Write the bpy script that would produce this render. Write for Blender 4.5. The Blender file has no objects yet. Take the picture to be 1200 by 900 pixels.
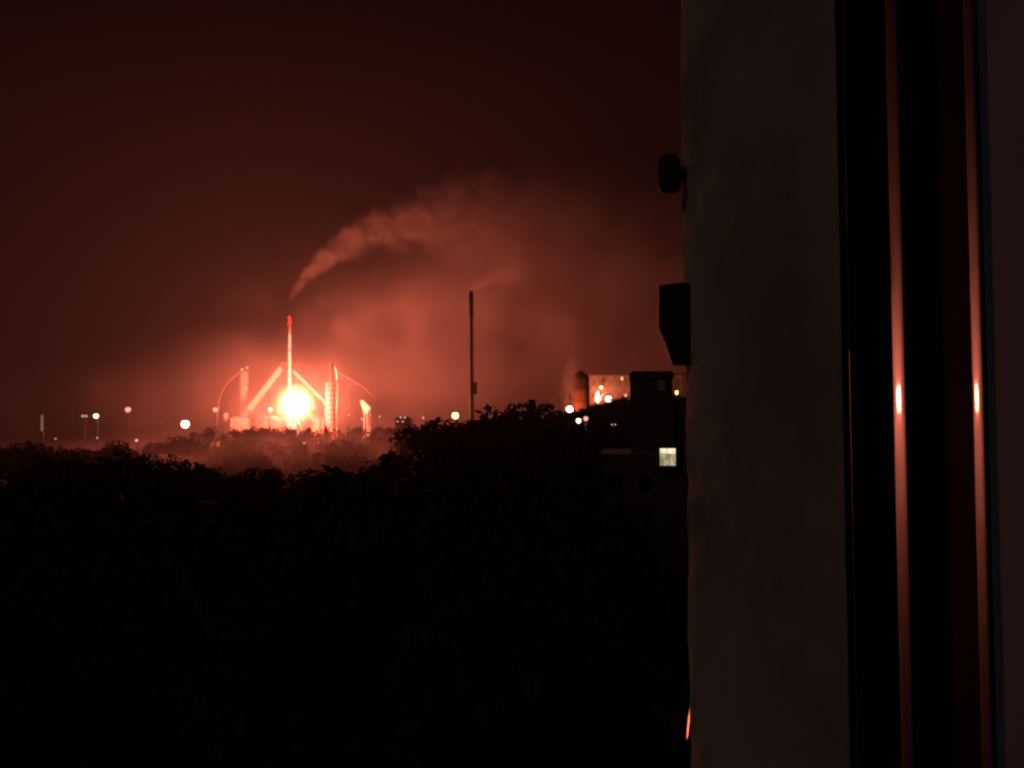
import bpy, bmesh, math, random
from mathutils import Vector, Matrix, noise as mnoise
R = math.radians
sc = bpy.context.scene
COL = sc.collection
random.seed(7)

# ---------------------------------------------------------------- camera
CAM_Z = 22.0
F = 1080.0                       # focal length in photo pixels (photo is 1200 wide)
cam_d = bpy.data.cameras.new('camera'); cam = bpy.data.objects.new('camera', cam_d); COL.objects.link(cam)
cam_d.sensor_width = 36.0; cam_d.sensor_fit = 'HORIZONTAL'; cam_d.lens = F / 1200 * 36
cam_d.clip_start = 0.02; cam_d.clip_end = 20000
CAMROT = (Matrix.Rotation(R(90 + 2.12), 3, 'X') @ Matrix.Rotation(R(-0.4), 3, 'Z'))
cam.location = (0, 0, CAM_Z); cam.rotation_euler = CAMROT.to_euler()
sc.camera = cam

# ---------------------------------------------------------------- world, added fill sun, exposure
w = bpy.data.worlds.new('World'); sc.world = w; w.use_nodes = True
nt = w.node_tree; bg = nt.nodes['Background']
sky = nt.nodes.new('ShaderNodeTexSky'); sky.sky_type = 'NISHITA'; sky.sun_disc = False
SUN_EL, SUN_AZ = R(38), R(238)      # azimuth clockwise from +Y: behind the viewer, to the left
sky.sun_elevation = SUN_EL; sky.sun_rotation = SUN_AZ
nt.links.new(sky.outputs[0], bg.inputs[0]); bg.inputs[1].default_value = 0.00012
sd = bpy.data.lights.new('fill_sun', 'SUN'); sd.energy = 0.042; sd.angle = R(8); sd.color = (1.0, 0.84, 0.74)  # weak fill light from behind, added for the near wall; no moon known
so = bpy.data.objects.new('fill_sun', sd); COL.objects.link(so)
mdir = Vector((math.sin(SUN_AZ) * math.cos(SUN_EL), math.cos(SUN_AZ) * math.cos(SUN_EL), math.sin(SUN_EL)))
so.rotation_euler = mdir.to_track_quat('Z', 'Y').to_euler(); so.location = (-5, -5, 40)
vs = sc.view_settings; vs.view_transform = 'Standard'; vs.look = 'None'; vs.gamma = 1; vs.exposure = 0
vs.use_curve_mapping = False
cy = sc.cycles
cy.use_denoising = True
try: cy.denoiser = 'OPENIMAGEDENOISE'
except Exception: pass
cy.max_bounces = 4; cy.diffuse_bounces = 2; cy.glossy_bounces = 3; cy.volume_bounces = 0
cy.use_adaptive_sampling = True; cy.adaptive_threshold = .02; cy.adaptive_min_samples = 16
cy.volume_step_rate = 1.0; cy.volume_max_steps = 256
cy.filter_width = 2.3
cy.sample_clamp_indirect = 4.0

# ---------------------------------------------------------------- helpers
def P(px, py, D):
    """The place at depth D (metres ahead) that the photograph shows at pixel px, py."""
    d = CAMROT @ Vector(((px - 600) / F, (450 - py) / F, -1.0))
    d *= D / d.y
    return Vector((d.x, d.y, CAM_Z + d.z))

def props(o, label=None, cat=None, group=None, kind=None):
    if label: o['label'] = label
    if cat: o['category'] = cat
    if group: o['group'] = group
    if kind: o['kind'] = kind
    return o

def thing(name, loc, label, cat, group=None):
    o = bpy.data.objects.new(name, None); COL.objects.link(o); o.location = loc
    o.empty_display_size = 0.2
    return props(o, label, cat, group)

class MB:
    def __init__(s): s.v = []; s.f = []
    def add(s, vs_, fs): n = len(s.v); s.v += [Vector(p) for p in vs_]; s.f += [[i + n for i in f] for f in fs]
    def box(s, c, d, rz=0.0):
        c = Vector(c); ca, sa = math.cos(rz), math.sin(rz); vs_ = []
        for k in (-1, 1):
            for (i, j) in ((-1, -1), (1, -1), (1, 1), (-1, 1)):
                x, y = i * d[0] / 2, j * d[1] / 2
                vs_.append(c + Vector((x * ca - y * sa, x * sa + y * ca, k * d[2] / 2)))
        s.add(vs_, [[3, 2, 1, 0], [4, 5, 6, 7], [0, 1, 5, 4], [1, 2, 6, 5], [2, 3, 7, 6], [3, 0, 4, 7]]); return s
    def bar(s, a, b, w_, h_=None, n=4, r2=None):
        """a tapered bar with n sides from a to b"""
        a, b = Vector(a), Vector(b); z = (b - a)
        if z.length < 1e-6: return s
        z.normalize(); x = z.orthogonal() if abs(z.z) > .9 else Vector((0, 0, 1)).cross(z); x.normalize(); y = z.cross(x)
        r2 = w_ if r2 is None else r2; vs_ = []
        for p, r in ((a, w_), (b, r2)):
            for k in range(n):
                t = 2 * math.pi * (k + .5) / n
                vs_.append(p + (x * math.cos(t) + y * math.sin(t)) * r)
        s.add(vs_, [[k, (k + 1) % n, n + (k + 1) % n, n + k] for k in range(n)] + [list(range(n))[::-1], list(range(n, 2 * n))]); return s
    def lathe(s, base, prof, n=20):
        base = Vector(base); vs_ = []; fs = []
        for (r, z) in prof:
            for k in range(n):
                t = 2 * math.pi * k / n; vs_.append(base + Vector((r * math.cos(t), r * math.sin(t), z)))
        for i in range(len(prof) - 1):
            for k in range(n): fs.append([i * n + k, i * n + (k + 1) % n, (i + 1) * n + (k + 1) % n, (i + 1) * n + k])
        fs += [list(range(n))[::-1], [(len(prof) - 1) * n + k for k in range(n)]]
        s.add(vs_, fs); return s
    def tube(s, pts, rad, n=8):
        pts = [Vector(p) for p in pts]; rads = rad if isinstance(rad, (list, tuple)) else [rad] * len(pts)
        vs_ = []; fs = []; prev = None
        for i, p in enumerate(pts):
            t = (pts[min(i + 1, len(pts) - 1)] - pts[max(i - 1, 0)]).normalized()
            x = (prev - t * prev.dot(t)).normalized() if prev is not None else t.orthogonal().normalized()
            prev = x; y = t.cross(x)
            for k in range(n):
                a = 2 * math.pi * k / n; vs_.append(p + (x * math.cos(a) + y * math.sin(a)) * rads[i])
        for i in range(len(pts) - 1):
            for k in range(n): fs.append([i * n + k, i * n + (k + 1) % n, (i + 1) * n + (k + 1) % n, (i + 1) * n + k])
        fs += [list(range(n))[::-1], [(len(pts) - 1) * n + k for k in range(n)]]
        s.add(vs_, fs); return s
    def ball(s, c, r, n=12, m=8, sq=(1, 1, 1)):
        c = Vector(c); vs_ = [c + Vector((0, 0, -r * sq[2]))]; fs = []
        for i in range(1, m):
            a = -math.pi / 2 + math.pi * i / m
            for k in range(n):
                t = 2 * math.pi * k / n
                vs_.append(c + Vector((math.cos(a) * math.cos(t) * r * sq[0], math.cos(a) * math.sin(t) * r * sq[1], math.sin(a) * r * sq[2])))
        vs_.append(c + Vector((0, 0, r * sq[2]))); L = len(vs_) - 1
        for k in range(n): fs.append([0, 1 + (k + 1) % n, 1 + k]); fs.append([L, L - n + k, L - n + (k + 1) % n])
        for i in range(m - 2):
            for k in range(n): a = 1 + i * n; fs.append([a + k, a + (k + 1) % n, a + n + (k + 1) % n, a + n + k])
        s.add(vs_, fs); return s
    def prism(s, poly, z0, z1):
        """plan polygon (x, y), counter-clockwise, pulled up from z0 to z1"""
        n = len(poly)
        s.add([(x, y, z0) for x, y in poly] + [(x, y, z1) for x, y in poly],
              [[k, (k + 1) % n, n + (k + 1) % n, n + k] for k in range(n)] + [list(range(n))[::-1], list(range(n, 2 * n))]); return s
    def build(s, name, mat, parent=None, smooth=False, origin=None):
        off = Vector((0, 0, 0))
        q = parent
        while q is not None: off += Vector(q.location); q = q.parent
        if parent is None and origin is not None: off = Vector(origin)
        me = bpy.data.meshes.new(name)
        me.from_pydata([p - off for p in s.v], [], s.f); me.materials.append(mat)
        if smooth:
            me.polygons.foreach_set('use_smooth', [True] * len(me.polygons))
        o = bpy.data.objects.new(name, me); COL.objects.link(o); o.parent = parent
        if parent is None: o.location = off
        return o

# ---------------------------------------------------------------- materials
def mat(name, col, rough=.8, metal=0.0, spec=.3, var=.25, scale=.5, bump=0.0, coat=0.0):
    m = bpy.data.materials.new(name); m.use_nodes = True; t = m.node_tree; b = t.nodes['Principled BSDF']
    b.inputs['Roughness'].default_value = rough; b.inputs['Metallic'].default_value = metal
    b.inputs['Specular IOR Level'].default_value = spec
    if coat: b.inputs['Coat Weight'].default_value = coat; b.inputs['Coat Roughness'].default_value = .05
    tc = t.nodes.new('ShaderNodeTexCoord'); n = t.nodes.new('ShaderNodeTexNoise')
    n.inputs['Scale'].default_value = scale; n.inputs['Detail'].default_value = 6
    t.links.new(tc.outputs['Object'], n.inputs['Vector'])
    r = t.nodes.new('ShaderNodeValToRGB'); r.color_ramp.elements[0].position = .3; r.color_ramp.elements[1].position = .7
    r.color_ramp.elements[0].color = tuple(c * (1 - var) for c in col) + (1,)
    r.color_ramp.elements[1].color = tuple(min(1, c * (1 + var)) for c in col) + (1,)
    t.links.new(n.outputs['Fac'], r.inputs[0]); t.links.new(r.outputs[0], b.inputs['Base Color'])
    if bump:
        bp = t.nodes.new('ShaderNodeBump'); bp.inputs['Strength'].default_value = .6; bp.inputs['Distance'].default_value = bump
        n2 = t.nodes.new('ShaderNodeTexNoise'); n2.inputs['Scale'].default_value = scale * 6; n2.inputs['Detail'].default_value = 8
        t.links.new(tc.outputs['Object'], n2.inputs['Vector'])
        t.links.new(n2.outputs['Fac'], bp.inputs['Height']); t.links.new(bp.outputs[0], b.inputs['Normal'])
    return m

def glow(name, col, strength):
    m = bpy.data.materials.new(name); m.use_nodes = True; t = m.node_tree
    m.cycles.emission_sampling = 'FRONT' if strength > 4 else 'NONE'
    t.nodes.remove(t.nodes['Principled BSDF'])
    e = t.nodes.new('ShaderNodeEmission'); e.inputs[0].default_value = col + (1,); e.inputs[1].default_value = strength
    t.links.new(e.outputs[0], t.nodes['Material Output'].inputs['Surface']); return m

class E:
    """tiny expression builder over Math nodes"""
    def __init__(s, t, sock): s.t = t; s.s = sock
    def op(s, o, *a):
        n = s.t.nodes.new('ShaderNodeMath'); n.operation = o
        for i, q in enumerate((s,) + a):
            if isinstance(q, E): s.t.links.new(q.s, n.inputs[i])
            else: n.inputs[i].default_value = q
        return E(s.t, n.outputs[0])
    def __add__(s, o): return s.op('ADD', o)
    def __sub__(s, o): return s.op('SUBTRACT', o)
    def __mul__(s, o): return s.op('MULTIPLY', o)
    def __truediv__(s, o): return s.op('DIVIDE', o)
    def max(s, o): return s.op('MAXIMUM', o)
    def sqrt(s): return s.op('SQRT')
    def exp(s): return s.op('EXPONENT')
    def smooth(s, a, b, lo, hi):
        n = s.t.nodes.new('ShaderNodeMapRange'); n.interpolation_type = 'SMOOTHSTEP'
        s.t.links.new(s.s, n.inputs[0])
        for i, q in enumerate((a, b, lo, hi)): n.inputs[i + 1].default_value = q
        return E(s.t, n.outputs[0])

def vol_base(name, col, g=0.0, step=1.0):
    m = bpy.data.materials.new(name); m.use_nodes = True; t = m.node_tree; m.cycles.volume_step_rate = step
    t.nodes.remove(t.nodes['Principled BSDF'])
    v = t.nodes.new('ShaderNodeVolumePrincipled')
    v.inputs['Color'].default_value = col + (1,); v.inputs['Anisotropy'].default_value = g
    v.inputs['Density Attribute'].default_value = ''; v.inputs['Temperature Attribute'].default_value = ''; v.inputs['Color Attribute'].default_value = ''
    t.links.new(v.outputs[0], t.nodes['Material Output'].inputs['Volume'])
    return m, t, v

def xyz(t):
    tc = t.nodes.new('ShaderNodeTexCoord'); sp = t.nodes.new('ShaderNodeSeparateXYZ')
    t.links.new(tc.outputs['Object'], sp.inputs[0])
    return tc.outputs['Object'], E(t, sp.outputs[0]), E(t, sp.outputs[1]), E(t, sp.outputs[2])

def vnoise(t, co, scale, detail=4, dist=.0, stretch=None):
    if stretch:
        mp = t.nodes.new('ShaderNodeMapping'); mp.inputs['Scale'].default_value = stretch
        t.links.new(co, mp.inputs[0]); co = mp.outputs[0]
    n = t.nodes.new('ShaderNodeTexNoise'); n.inputs['Scale'].default_value = scale; n.inputs['Detail'].default_value = detail
    n.inputs['Distortion'].default_value = dist; t.links.new(co, n.inputs['Vector'])
    return E(t, n.outputs['Fac'])

M_ground = mat('ground_soil', (.035, .03, .024), .95, var=.4, scale=.05, bump=.05)
M_leaf = mat('leaves', (.045, .065, .03), 1.0, var=.5, scale=.6, spec=.03)
M_bark = mat('bark', (.07, .05, .035), .95, var=.4, scale=2)
M_conc = mat('concrete', (.34, .32, .29), .85, var=.2, scale=.12)
M_steel = mat('galvanised_steel', (.38, .37, .36), .6, .3, var=.2, scale=.3)
M_dark = mat('dark_painted_steel', (.05, .045, .045), .6, var=.3, scale=.3)
M_rust = mat('rusty_steel', (.2, .09, .055), .8, var=.4, scale=.25)
M_pale = mat('pale_cladding', (.5, .46, .42), .75, var=.15, scale=.1)
M_redpaint = mat('red_band_paint', (.45, .06, .045), .6, var=.2, scale=.4)
M_brick = mat('dark_render', (.17, .13, .12), .9, var=.3, scale=.4, bump=.01)
M_plaster = mat('rough_plaster', (.72, .57, .45), .95, var=.28, scale=6, bump=.002, spec=.1)
M_black = mat('black_window_profile', (.012, .011, .011), .5, var=.3, scale=20, spec=.12)
M_ebony = mat('dark_sash_paint', (.009, .004, .004), .8, var=.3, scale=20, spec=.05)
M_bead = mat('brushed_metal_bead', (.03, .058, .075), .42, .9, var=.35, scale=60, coat=.3, spec=.1)
M_grey = mat('grey_window_paint', (.24, .36, .43), .85, var=.12, scale=12, spec=.2)
M_iron = mat('wrought_iron', (.10, .075, .065), .7, var=.4, scale=60, bump=.001)
M_polish = mat('polished_metal', (.6, .5, .48), .40, 1.0, var=.1, scale=80)
M_column = mat('grimy_red_paint', (.11, .022, .02), .7, var=.4, scale=.3)
M_flame = glow('flame_core', (1.0, .17, .095), 1010)
G_white = glow('white_lamp', (1.0, .66, .46), 4.6)
G_soft = glow('peach_lamp', (1.0, .46, .32), 1.1)
G_fire = glow('orange_fire', (1.0, .22, .08), 240)
M_smallflame = glow('small_flame', (1.0, .2, .09), 300)
G_yellow = glow('sodium_lamp', (1.0, .72, .25), 5)
G_orange = glow('orange_lamp', (1.0, .36, .12), 14)
G_dim = glow('dim_lamp', (1.0, .6, .5), .55)
G_red = glow('red_obstruction_lamp', (1.0, .06, .06), 2.5)
G_pane = glow('lit_window_pane', (.8, .68, .36), .55)
G_pane2 = glow('lit_window_lamp', (1.0, .88, .6), .95)
def mottle(m, scale, lo, hi):
    t = m.node_tree; e = [n for n in t.nodes if n.type == 'EMISSION'][0]; st_ = e.inputs[1].default_value
    tc = t.nodes.new('ShaderNodeTexCoord'); f = vnoise(t, tc.outputs['Object'], scale, 3, .5, (1, 1, .35)).smooth(.3, .7, lo * st_, hi * st_)
    t.links.new(f.s, e.inputs[1])
mottle(G_pane, 3.2, .55, 1.3); mottle(G_pane2, 4, .6, 1.35)
G_faint = glow('faint_window_pane', (.3, .12, .12), .03)

# ================================================================ SETTING
# ground: one sheet to the horizon
g = MB(); N = 60
for i in range(N + 1):
    for j in range(N + 1):
        x = -4200 + 8400 * i / N; y = -150 + 6000 * j / N
        g.v.append(Vector((x, y, 0)))
for i in range(N):
    for j in range(N):
        a = i * (N + 1) + j; g.f.append([a, a + N + 1, a + N + 2, a + 1])
props(g.build('ground', M_ground), kind='structure')

# wooded bank rising to the right, in front of the works
h = MB(); N1, N2 = 70, 40
c0 = P(770, 490, 330)
for i in range(N1 + 1):
    for j in range(N2 + 1):
        u, v = i / N1 * 2 - 1, j / N2 * 2 - 1
        x = c0.x + u * 62; y = c0.y + v * 55
        q = max(0, 1 - (u * u) ** 1.0) * max(0, 1 - v * v)
        z = 29.8 * q ** .8 + 1.3 * q * mnoise.noise((x * .08, y * .08, 1)) - .4
        h.v.append(Vector((x, y, z)))
for i in range(N1):
    for j in range(N2):
        a = i * (N2 + 1) + j; h.f.append([a, a + N2 + 1, a + N2 + 2, a + 1])
props(h.build('hill', M_ground, smooth=True), kind='structure')

# ---------------------------------------------------------------- trees
def leaf_blobs(mb, blobs, count, size, rng):
    for _ in range(count):
        c, r = rng.choice(blobs)
        while True:
            p = Vector((rng.uniform(-1, 1), rng.uniform(-1, 1), rng.uniform(-1, 1)))
            if .15 < p.length < 1: break
        p = p.normalized() * (p.length ** .45)
        p = Vector(c) + Vector((p.x * r, p.y * r, p.z * r * .8))
        a = Vector((rng.gauss(0, 1), rng.gauss(0, 1), rng.gauss(0, .7))).normalized(); b = a.orthogonal().normalized()
        b = (Matrix.Rotation(rng.uniform(0, 6.28), 3, a) @ b); s = size * rng.uniform(.6, 1.4)
        mb.add([p - a * s, p + b * s * .55, p + a * s, p - b * s * .55], [[0, 1, 2, 3]])

def tree_meshes(seed, height, spread, count, size):
    rng = random.Random(seed); tr = MB(); cr = MB(); blobs = []
    th = height * .34; top = Vector((rng.uniform(-.4, .4), rng.uniform(-.4, .4), height * .82))
    pts = [Vector((0, 0, -.3)), Vector((.1, 0, th * .5)), Vector((0, .15, th)), top * .75 + Vector((.2, 0, 0)), top]
    tr.tube(pts, [height * .028, height * .022, height * .018, height * .01, height * .003], 8)
    for k in range(9):
        a = k * 2.4 + rng.uniform(-.4, .4); z0 = rng.uniform(th * .8, height * .66)
        L = spread * rng.uniform(.55, 1.0) * (1.15 - .6 * z0 / height)
        e = Vector((math.cos(a) * L, math.sin(a) * L, z0 + L * rng.uniform(.25, .8)))
        m_ = Vector((math.cos(a) * L * .5, math.sin(a) * L * .5, z0 + L * .2))
        tr.tube([Vector((0, 0, z0)), m_, e], [height * .012, height * .008, height * .003], 6)
        blobs.append((e, spread * rng.uniform(.3, .5))); blobs.append((m_ + Vector((0, 0, spread * .25)), spread * rng.uniform(.3, .42)))
    blobs.append((top, spread * .42)); blobs.append((top * .9 + Vector((spread * .2, 0, 0)), spread * .45))
    leaf_blobs(cr, blobs, count, size, rng)
    return tr, cr

KINDS = [tree_meshes(11, 10, 4.6, 1500, .42), tree_meshes(23, 10, 5.4, 1600, .45), tree_meshes(35, 10, 3.8, 1300, .4)]
KMESH = []
def tree(px, py, D, kind, label, name='broadleaf_tree', ground=0.0, wide=1.0, group=None):
    top = P(px, py, D); H = top.z - ground
    t = thing(name, (top.x, top.y, ground), label, 'tree', group)
    while len(KMESH) <= kind: KMESH.append(None)
    s = H / 9.6
    if KMESH[kind] is None:
        tr, cr = KINDS[kind]
        a = tr.build('trunk', M_bark); b = cr.build('crown', M_leaf); KMESH[kind] = (a.data, b.data)
    else:
        a = bpy.data.objects.new('trunk', KMESH[kind][0]); b = bpy.data.objects.new('crown', KMESH[kind][1])
        COL.objects.link(a); COL.objects.link(b)
    for o in (a, b): o.parent = t; o.location = (0, 0, 0)
    t.scale = (s * wide, s * wide, s); t.rotation_euler = (0, 0, (px * 1.7 + py) % 6.28)
    return t

tree(508, 492, 340, 1, 'broad rounded dark tree below the yellow lamp in the middle', wide=1.25)
tree(578, 484, 270, 0, 'dark tree just right of the foot of the tall dark chimney')
tree(632, 473, 290, 1, 'wide dark tree with the highest crown between chimney and right-hand lamps', wide=1.35)
tree(655, 481, 260, 2, 'dark tree below and left of the orange lamp by the silo', wide=1.3)
tree(556, 490, 330, 2, 'low dark tree directly under the foot of the tall chimney', wide=1.2)
tree(480, 497, 520, 0, 'dark tree right of the small lit shed, left of the yellow lamp', wide=1.2)
tree(455, 500, 560, 2, 'low dark tree beneath the tilted pale hopper', wide=1.3)
tree(205, 512, 420, 1, 'broad low dark tree under the brightest lamp on the left', wide=1.5)
tree(135, 517, 330, 0, 'low dark tree under the small lamp on the far left', wide=1.5)
tree(40, 519, 300, 1, 'dark tree at the left edge below the slender lit mast', wide=1.6)
tree(690, 502, 190, 1, 'dark tree below the twin pale lamps on the right', wide=1.3)
tree(722, 512, 150, 0, 'dark bushy tree left of the tower block, above its lower roof', wide=1.3)

# the rest of the wood in the dark: one mass
rng = random.Random(5); wd = MB()
n_t = 0
while n_t < 560:
    D = 45 + 620 * rng.random() ** 1.3; px = rng.uniform(-160, 900)
    if n_t > 430: D = rng.uniform(330, 680); px = rng.uniform(235, 470)
    if px > 700 and D < 135: continue
    # highest line that the tops may reach in the photograph
    if px < 160: lim = 521
    elif px < 262: lim = 518 if D > 480 else 521 + (px - 160) * .22
    elif px < 425: lim = 507 + 10 * rng.random() if D > 420 else (528 if D > 330 else 546)
    elif px < 500: lim = 505 if D > 480 else 544 - (px - 425) * .55
    elif px < 680: lim = 494
    else: lim = 515
    zt = P(px, lim + rng.uniform(0, 14), D).z
    H = min(zt, 15 + rng.uniform(-5, 5))
    if H < 3.5:
        continue
    p = P(px, 500, D); c = Vector((p.x, p.y, 0)); sp = H * rng.uniform(.38, .55)
    wd.bar(c, c + Vector((0, 0, H * .7)), H * .02, n=5, r2=H * .008)
    bl = []
    for k in range(7):
        a = rng.uniform(0, 6.28); q = sp * rng.uniform(.1, .75)
        bl.append((c + Vector((math.cos(a) * q, math.sin(a) * q, H * rng.uniform(.4, .8))), sp * rng.uniform(.32, .5)))
    bl.append((c + Vector((0, 0, H - sp * .38)), sp * .45))
    leaf_blobs(wd, bl, 260 if D > 220 else 800, H * (.055 if D > 220 else .03), rng); n_t += 1
wo = props(wd.build('woodland', M_leaf), 'black mass of treetops filling the ground below the works', 'woodland', kind='stuff')

# a hazy belt of trees right in front of the works
n_t = 0; wd = MB()
while n_t < 80:
    D = rng.uniform(690, 830); px = rng.uniform(225, 480)
    H = P(px, 499 + rng.uniform(0, 9), D).z; p = P(px, 500, D); c = Vector((p.x, p.y, 0)); sp = H * rng.uniform(.4, .55)
    wd.bar(c, c + Vector((0, 0, H * .7)), H * .02, n=5, r2=H * .008); bl = []
    for k in range(8):
        a = rng.uniform(0, 6.28); q = sp * rng.uniform(.1, .75)
        bl.append((c + Vector((math.cos(a) * q, math.sin(a) * q, H * rng.uniform(.25, .8))), sp * rng.uniform(.32, .5)))
    bl.append((c + Vector((0, 0, H - sp * .38)), sp * .45))
    leaf_blobs(wd, bl, 240, H * .06, rng); n_t += 1
props(wd.build('tree_belt', M_leaf), 'hazy belt of trees glowing red at the foot of the works', 'woodland', kind='stuff')

hs = MB()
for k in range(260):
    u, v_ = rng.uniform(-.85, .5), rng.uniform(-.75, .25); x = c0.x + u * 62; y = c0.y + v_ * 55
    q = max(0, 1 - u * u) * max(0, 1 - v_ * v_); z = 29.8 * q ** .8 - .6; rr_ = rng.uniform(.6, 1.5)
    leaf_blobs(hs, [(Vector((x, y, z + rr_ * .5)), rr_), (Vector((x + rr_, y, z + rr_ * .3)), rr_ * .7)], 46, .3, rng)
props(hs.build('hillside_scrub', M_leaf), 'dark scrub growing over the bank left of the tower block', 'scrub', kind='stuff')

# undergrowth so that no bare ground shows between the trees
ub = MB(); rng = random.Random(9)
for k in range(1700):
    D = 40 + 500 * rng.random() ** 1.2; px = rng.uniform(-200, 880)
    if k > 900: D = rng.uniform(260, 690); px = rng.uniform(225, 445)
    if px > 690 and D < 140: continue
    p = P(px, 500, D); r = rng.uniform(1.2, 2.6)
    leaf_blobs(ub, [(Vector((p.x, p.y, r * .7)), r), (Vector((p.x + r, p.y, r * .5)), r * .8)], 36, .42, rng)
props(ub.build('undergrowth', M_leaf), 'low dark scrub between the trees below the works', 'scrub', kind='stuff')

# ================================================================ THE WORKS
def lamp(px, py, D, dia, m, label, ground=0.0, squash=(1, 1, 1), heads=1, gap=0, name='lamp_post'):
    c = P(px, py, D); r = dia * .88 / 2 / F * D
    t = thing(name, (c.x, c.y + r * .4, ground), label, 'lamp', 'lamps of the works')
    MB().bar((c.x, c.y + r * 1.3, ground), (c.x, c.y + r * 1.3, c.z + r * .8), .22, n=8, r2=.1).build('pole', M_steel, t, True)
    for k in range(heads):
        x = c.x + (k - (heads - 1) / 2) * gap / F * D
        hd = MB().ball((x, c.y, c.z), r, 14, 9, squash).build('lamp_globe', m, t, True)
        MB().lathe((x, c.y, c.z + r * squash[2] * .86), [(r * .62 * squash[0], 0), (r * .3, r * .3), (.05, r * .42)], 12).build('lamp_hood', M_dark, hd, True)
        MB().bar((x, c.y, c.z + r * squash[2] * 1.15), (c.x, c.y + r * 1.3, c.z + r * .6), r * .1, n=6).build('lamp_arm', M_steel, t)
    return t

# --- ground flare with its fireball
DF = 880
fc = P(347, 473, DF); FR = 14.2 / F * DF
fl = thing('gas_flare', (fc.x, fc.y, 0), 'blinding round fireball burning at the foot of the slender stack', 'flare')
MB().lathe((fc.x, fc.y, 0), [(3.2, 0), (2.4, 1.5), (2.0, fc.z - FR - 3), (2.6, fc.z - FR - 2.5), (3.0, fc.z - FR + .6)], 20).build('flare_pipe', M_steel, fl, True)
for k in range(3):
    a = k * 2.1 + .4
    MB().bar((fc.x + math.cos(a) * 9, fc.y + math.sin(a) * 9, 0), (fc.x + math.cos(a) * 2, fc.y + math.sin(a) * 2, fc.z - FR - 4), .4, n=6).build('stay', M_steel, fl)
bm = bmesh.new(); bmesh.ops.create_icosphere(bm, subdivisions=3, radius=1)
fm = MB()
bm.verts.ensure_lookup_table()
for v in bm.verts:
    p = v.co.copy(); n_ = mnoise.noise(p * 1.6 + Vector((3, 1, 2))) * .16 + mnoise.noise(p * 4) * .07
    up = max(0, p.z); p = p * (1 + n_); p.x *= 1 - .08 * up; p.z *= 1 + .05 * up
    fm.v.append(fc + p * FR)
fm.f = [[q.index for q in f.verts] for f in bm.faces]; bm.free()
fm.build('flame', M_flame, fl, True)
# soft halo round the flame, its glow put in as an emissive ball
m, t, v = vol_base('flame_halo', (1, .5, .3))
co, X, Y, Z = xyz(t)
RG = FR * 2.2
q = (X * X + Y * Y + Z * Z).sqrt() / RG
fall = q.smooth(.38, 1.0, 1.0, 0.0)
v.inputs['Density'].default_value = 0.0
v.inputs['Emission Color'].default_value = (1.0, .33, .07, 1)
t.links.new((fall * fall * .24).s, v.inputs['Emission Strength'])
ge = MB().ball(fc, RG, 24, 14).build('flame_halo', m, fl, True)
# centre the object's own coordinates on the flame
for vv in ge.data.vertices: vv.co -= Vector((0, 0, fc.z))
ge.location = (0, 0, fc.z)

# --- slender stack behind the fireball
DS = 960
def shaft(name, px, top, D, r0, r1, label, m, band=None, n=20, plats=(.55, .78, .93), tip=True):
    tp = P(px, top, D); t = thing(name, (tp.x, tp.y, 0), label, 'chimney')
    H = tp.z
    prof = [(r0 * 1.25, 0), (r0 * 1.2, 4), (r0, 4.4)] + [(r0 + (r1 - r0) * k / 10, 4.4 + (H - 5) * k / 10) for k in range(1, 11)]
    MB().lathe((tp.x, tp.y, 0), prof, n).build('shaft', m, t, True)
    for f in plats:
        z = H * f; rr = r0 + (r1 - r0) * f
        MB().lathe((tp.x, tp.y, z), [(rr * 1.05, 0), (rr + 1.1, 0), (rr + 1.1, .25), (rr * 1.05, .25)], n).build('platform', M_dark, t)
        rl = MB()
        for k in range(12):
            a = k * math.pi / 6; a2 = a + math.pi / 6; R_ = rr + 1.05
            p0 = Vector((tp.x + math.cos(a) * R_, tp.y + math.sin(a) * R_, z)); p1 = Vector((tp.x + math.cos(a2) * R_, tp.y + math.sin(a2) * R_, z))
            rl.bar(p0, p0 + Vector((0, 0, 1.3)), .05).bar(p0 + Vector((0, 0, 1.3)), p1 + Vector((0, 0, 1.3)), .05)
        rl.build('railing', M_dark, t)
    ld = MB(); ax = tp.x + r0 + .3; ay = tp.y - r0 * .6
    ld.bar((ax, ay, 2), (ax - (r0 - r1), ay, H - 2), .09).bar((ax + .6, ay, 2), (ax + .6 - (r0 - r1), ay, H - 2), .09)
    for k in range(int(H / 1.5)):
        f = k * 1.5 / H; ld.bar((ax - (r0 - r1) * f, ay, 2 + k * 1.5 * .96), (ax + .6 - (r0 - r1) * f, ay, 2 + k * 1.5 * .96), .05)
    ld.build('ladder', M_dark, t)
    return t, tp
st, tp = shaft('slender_stack', 339.5, 381, DS, 2.2, 1.45, 'slender pale stack with red tip rising behind the fireball', M_pale)
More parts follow.
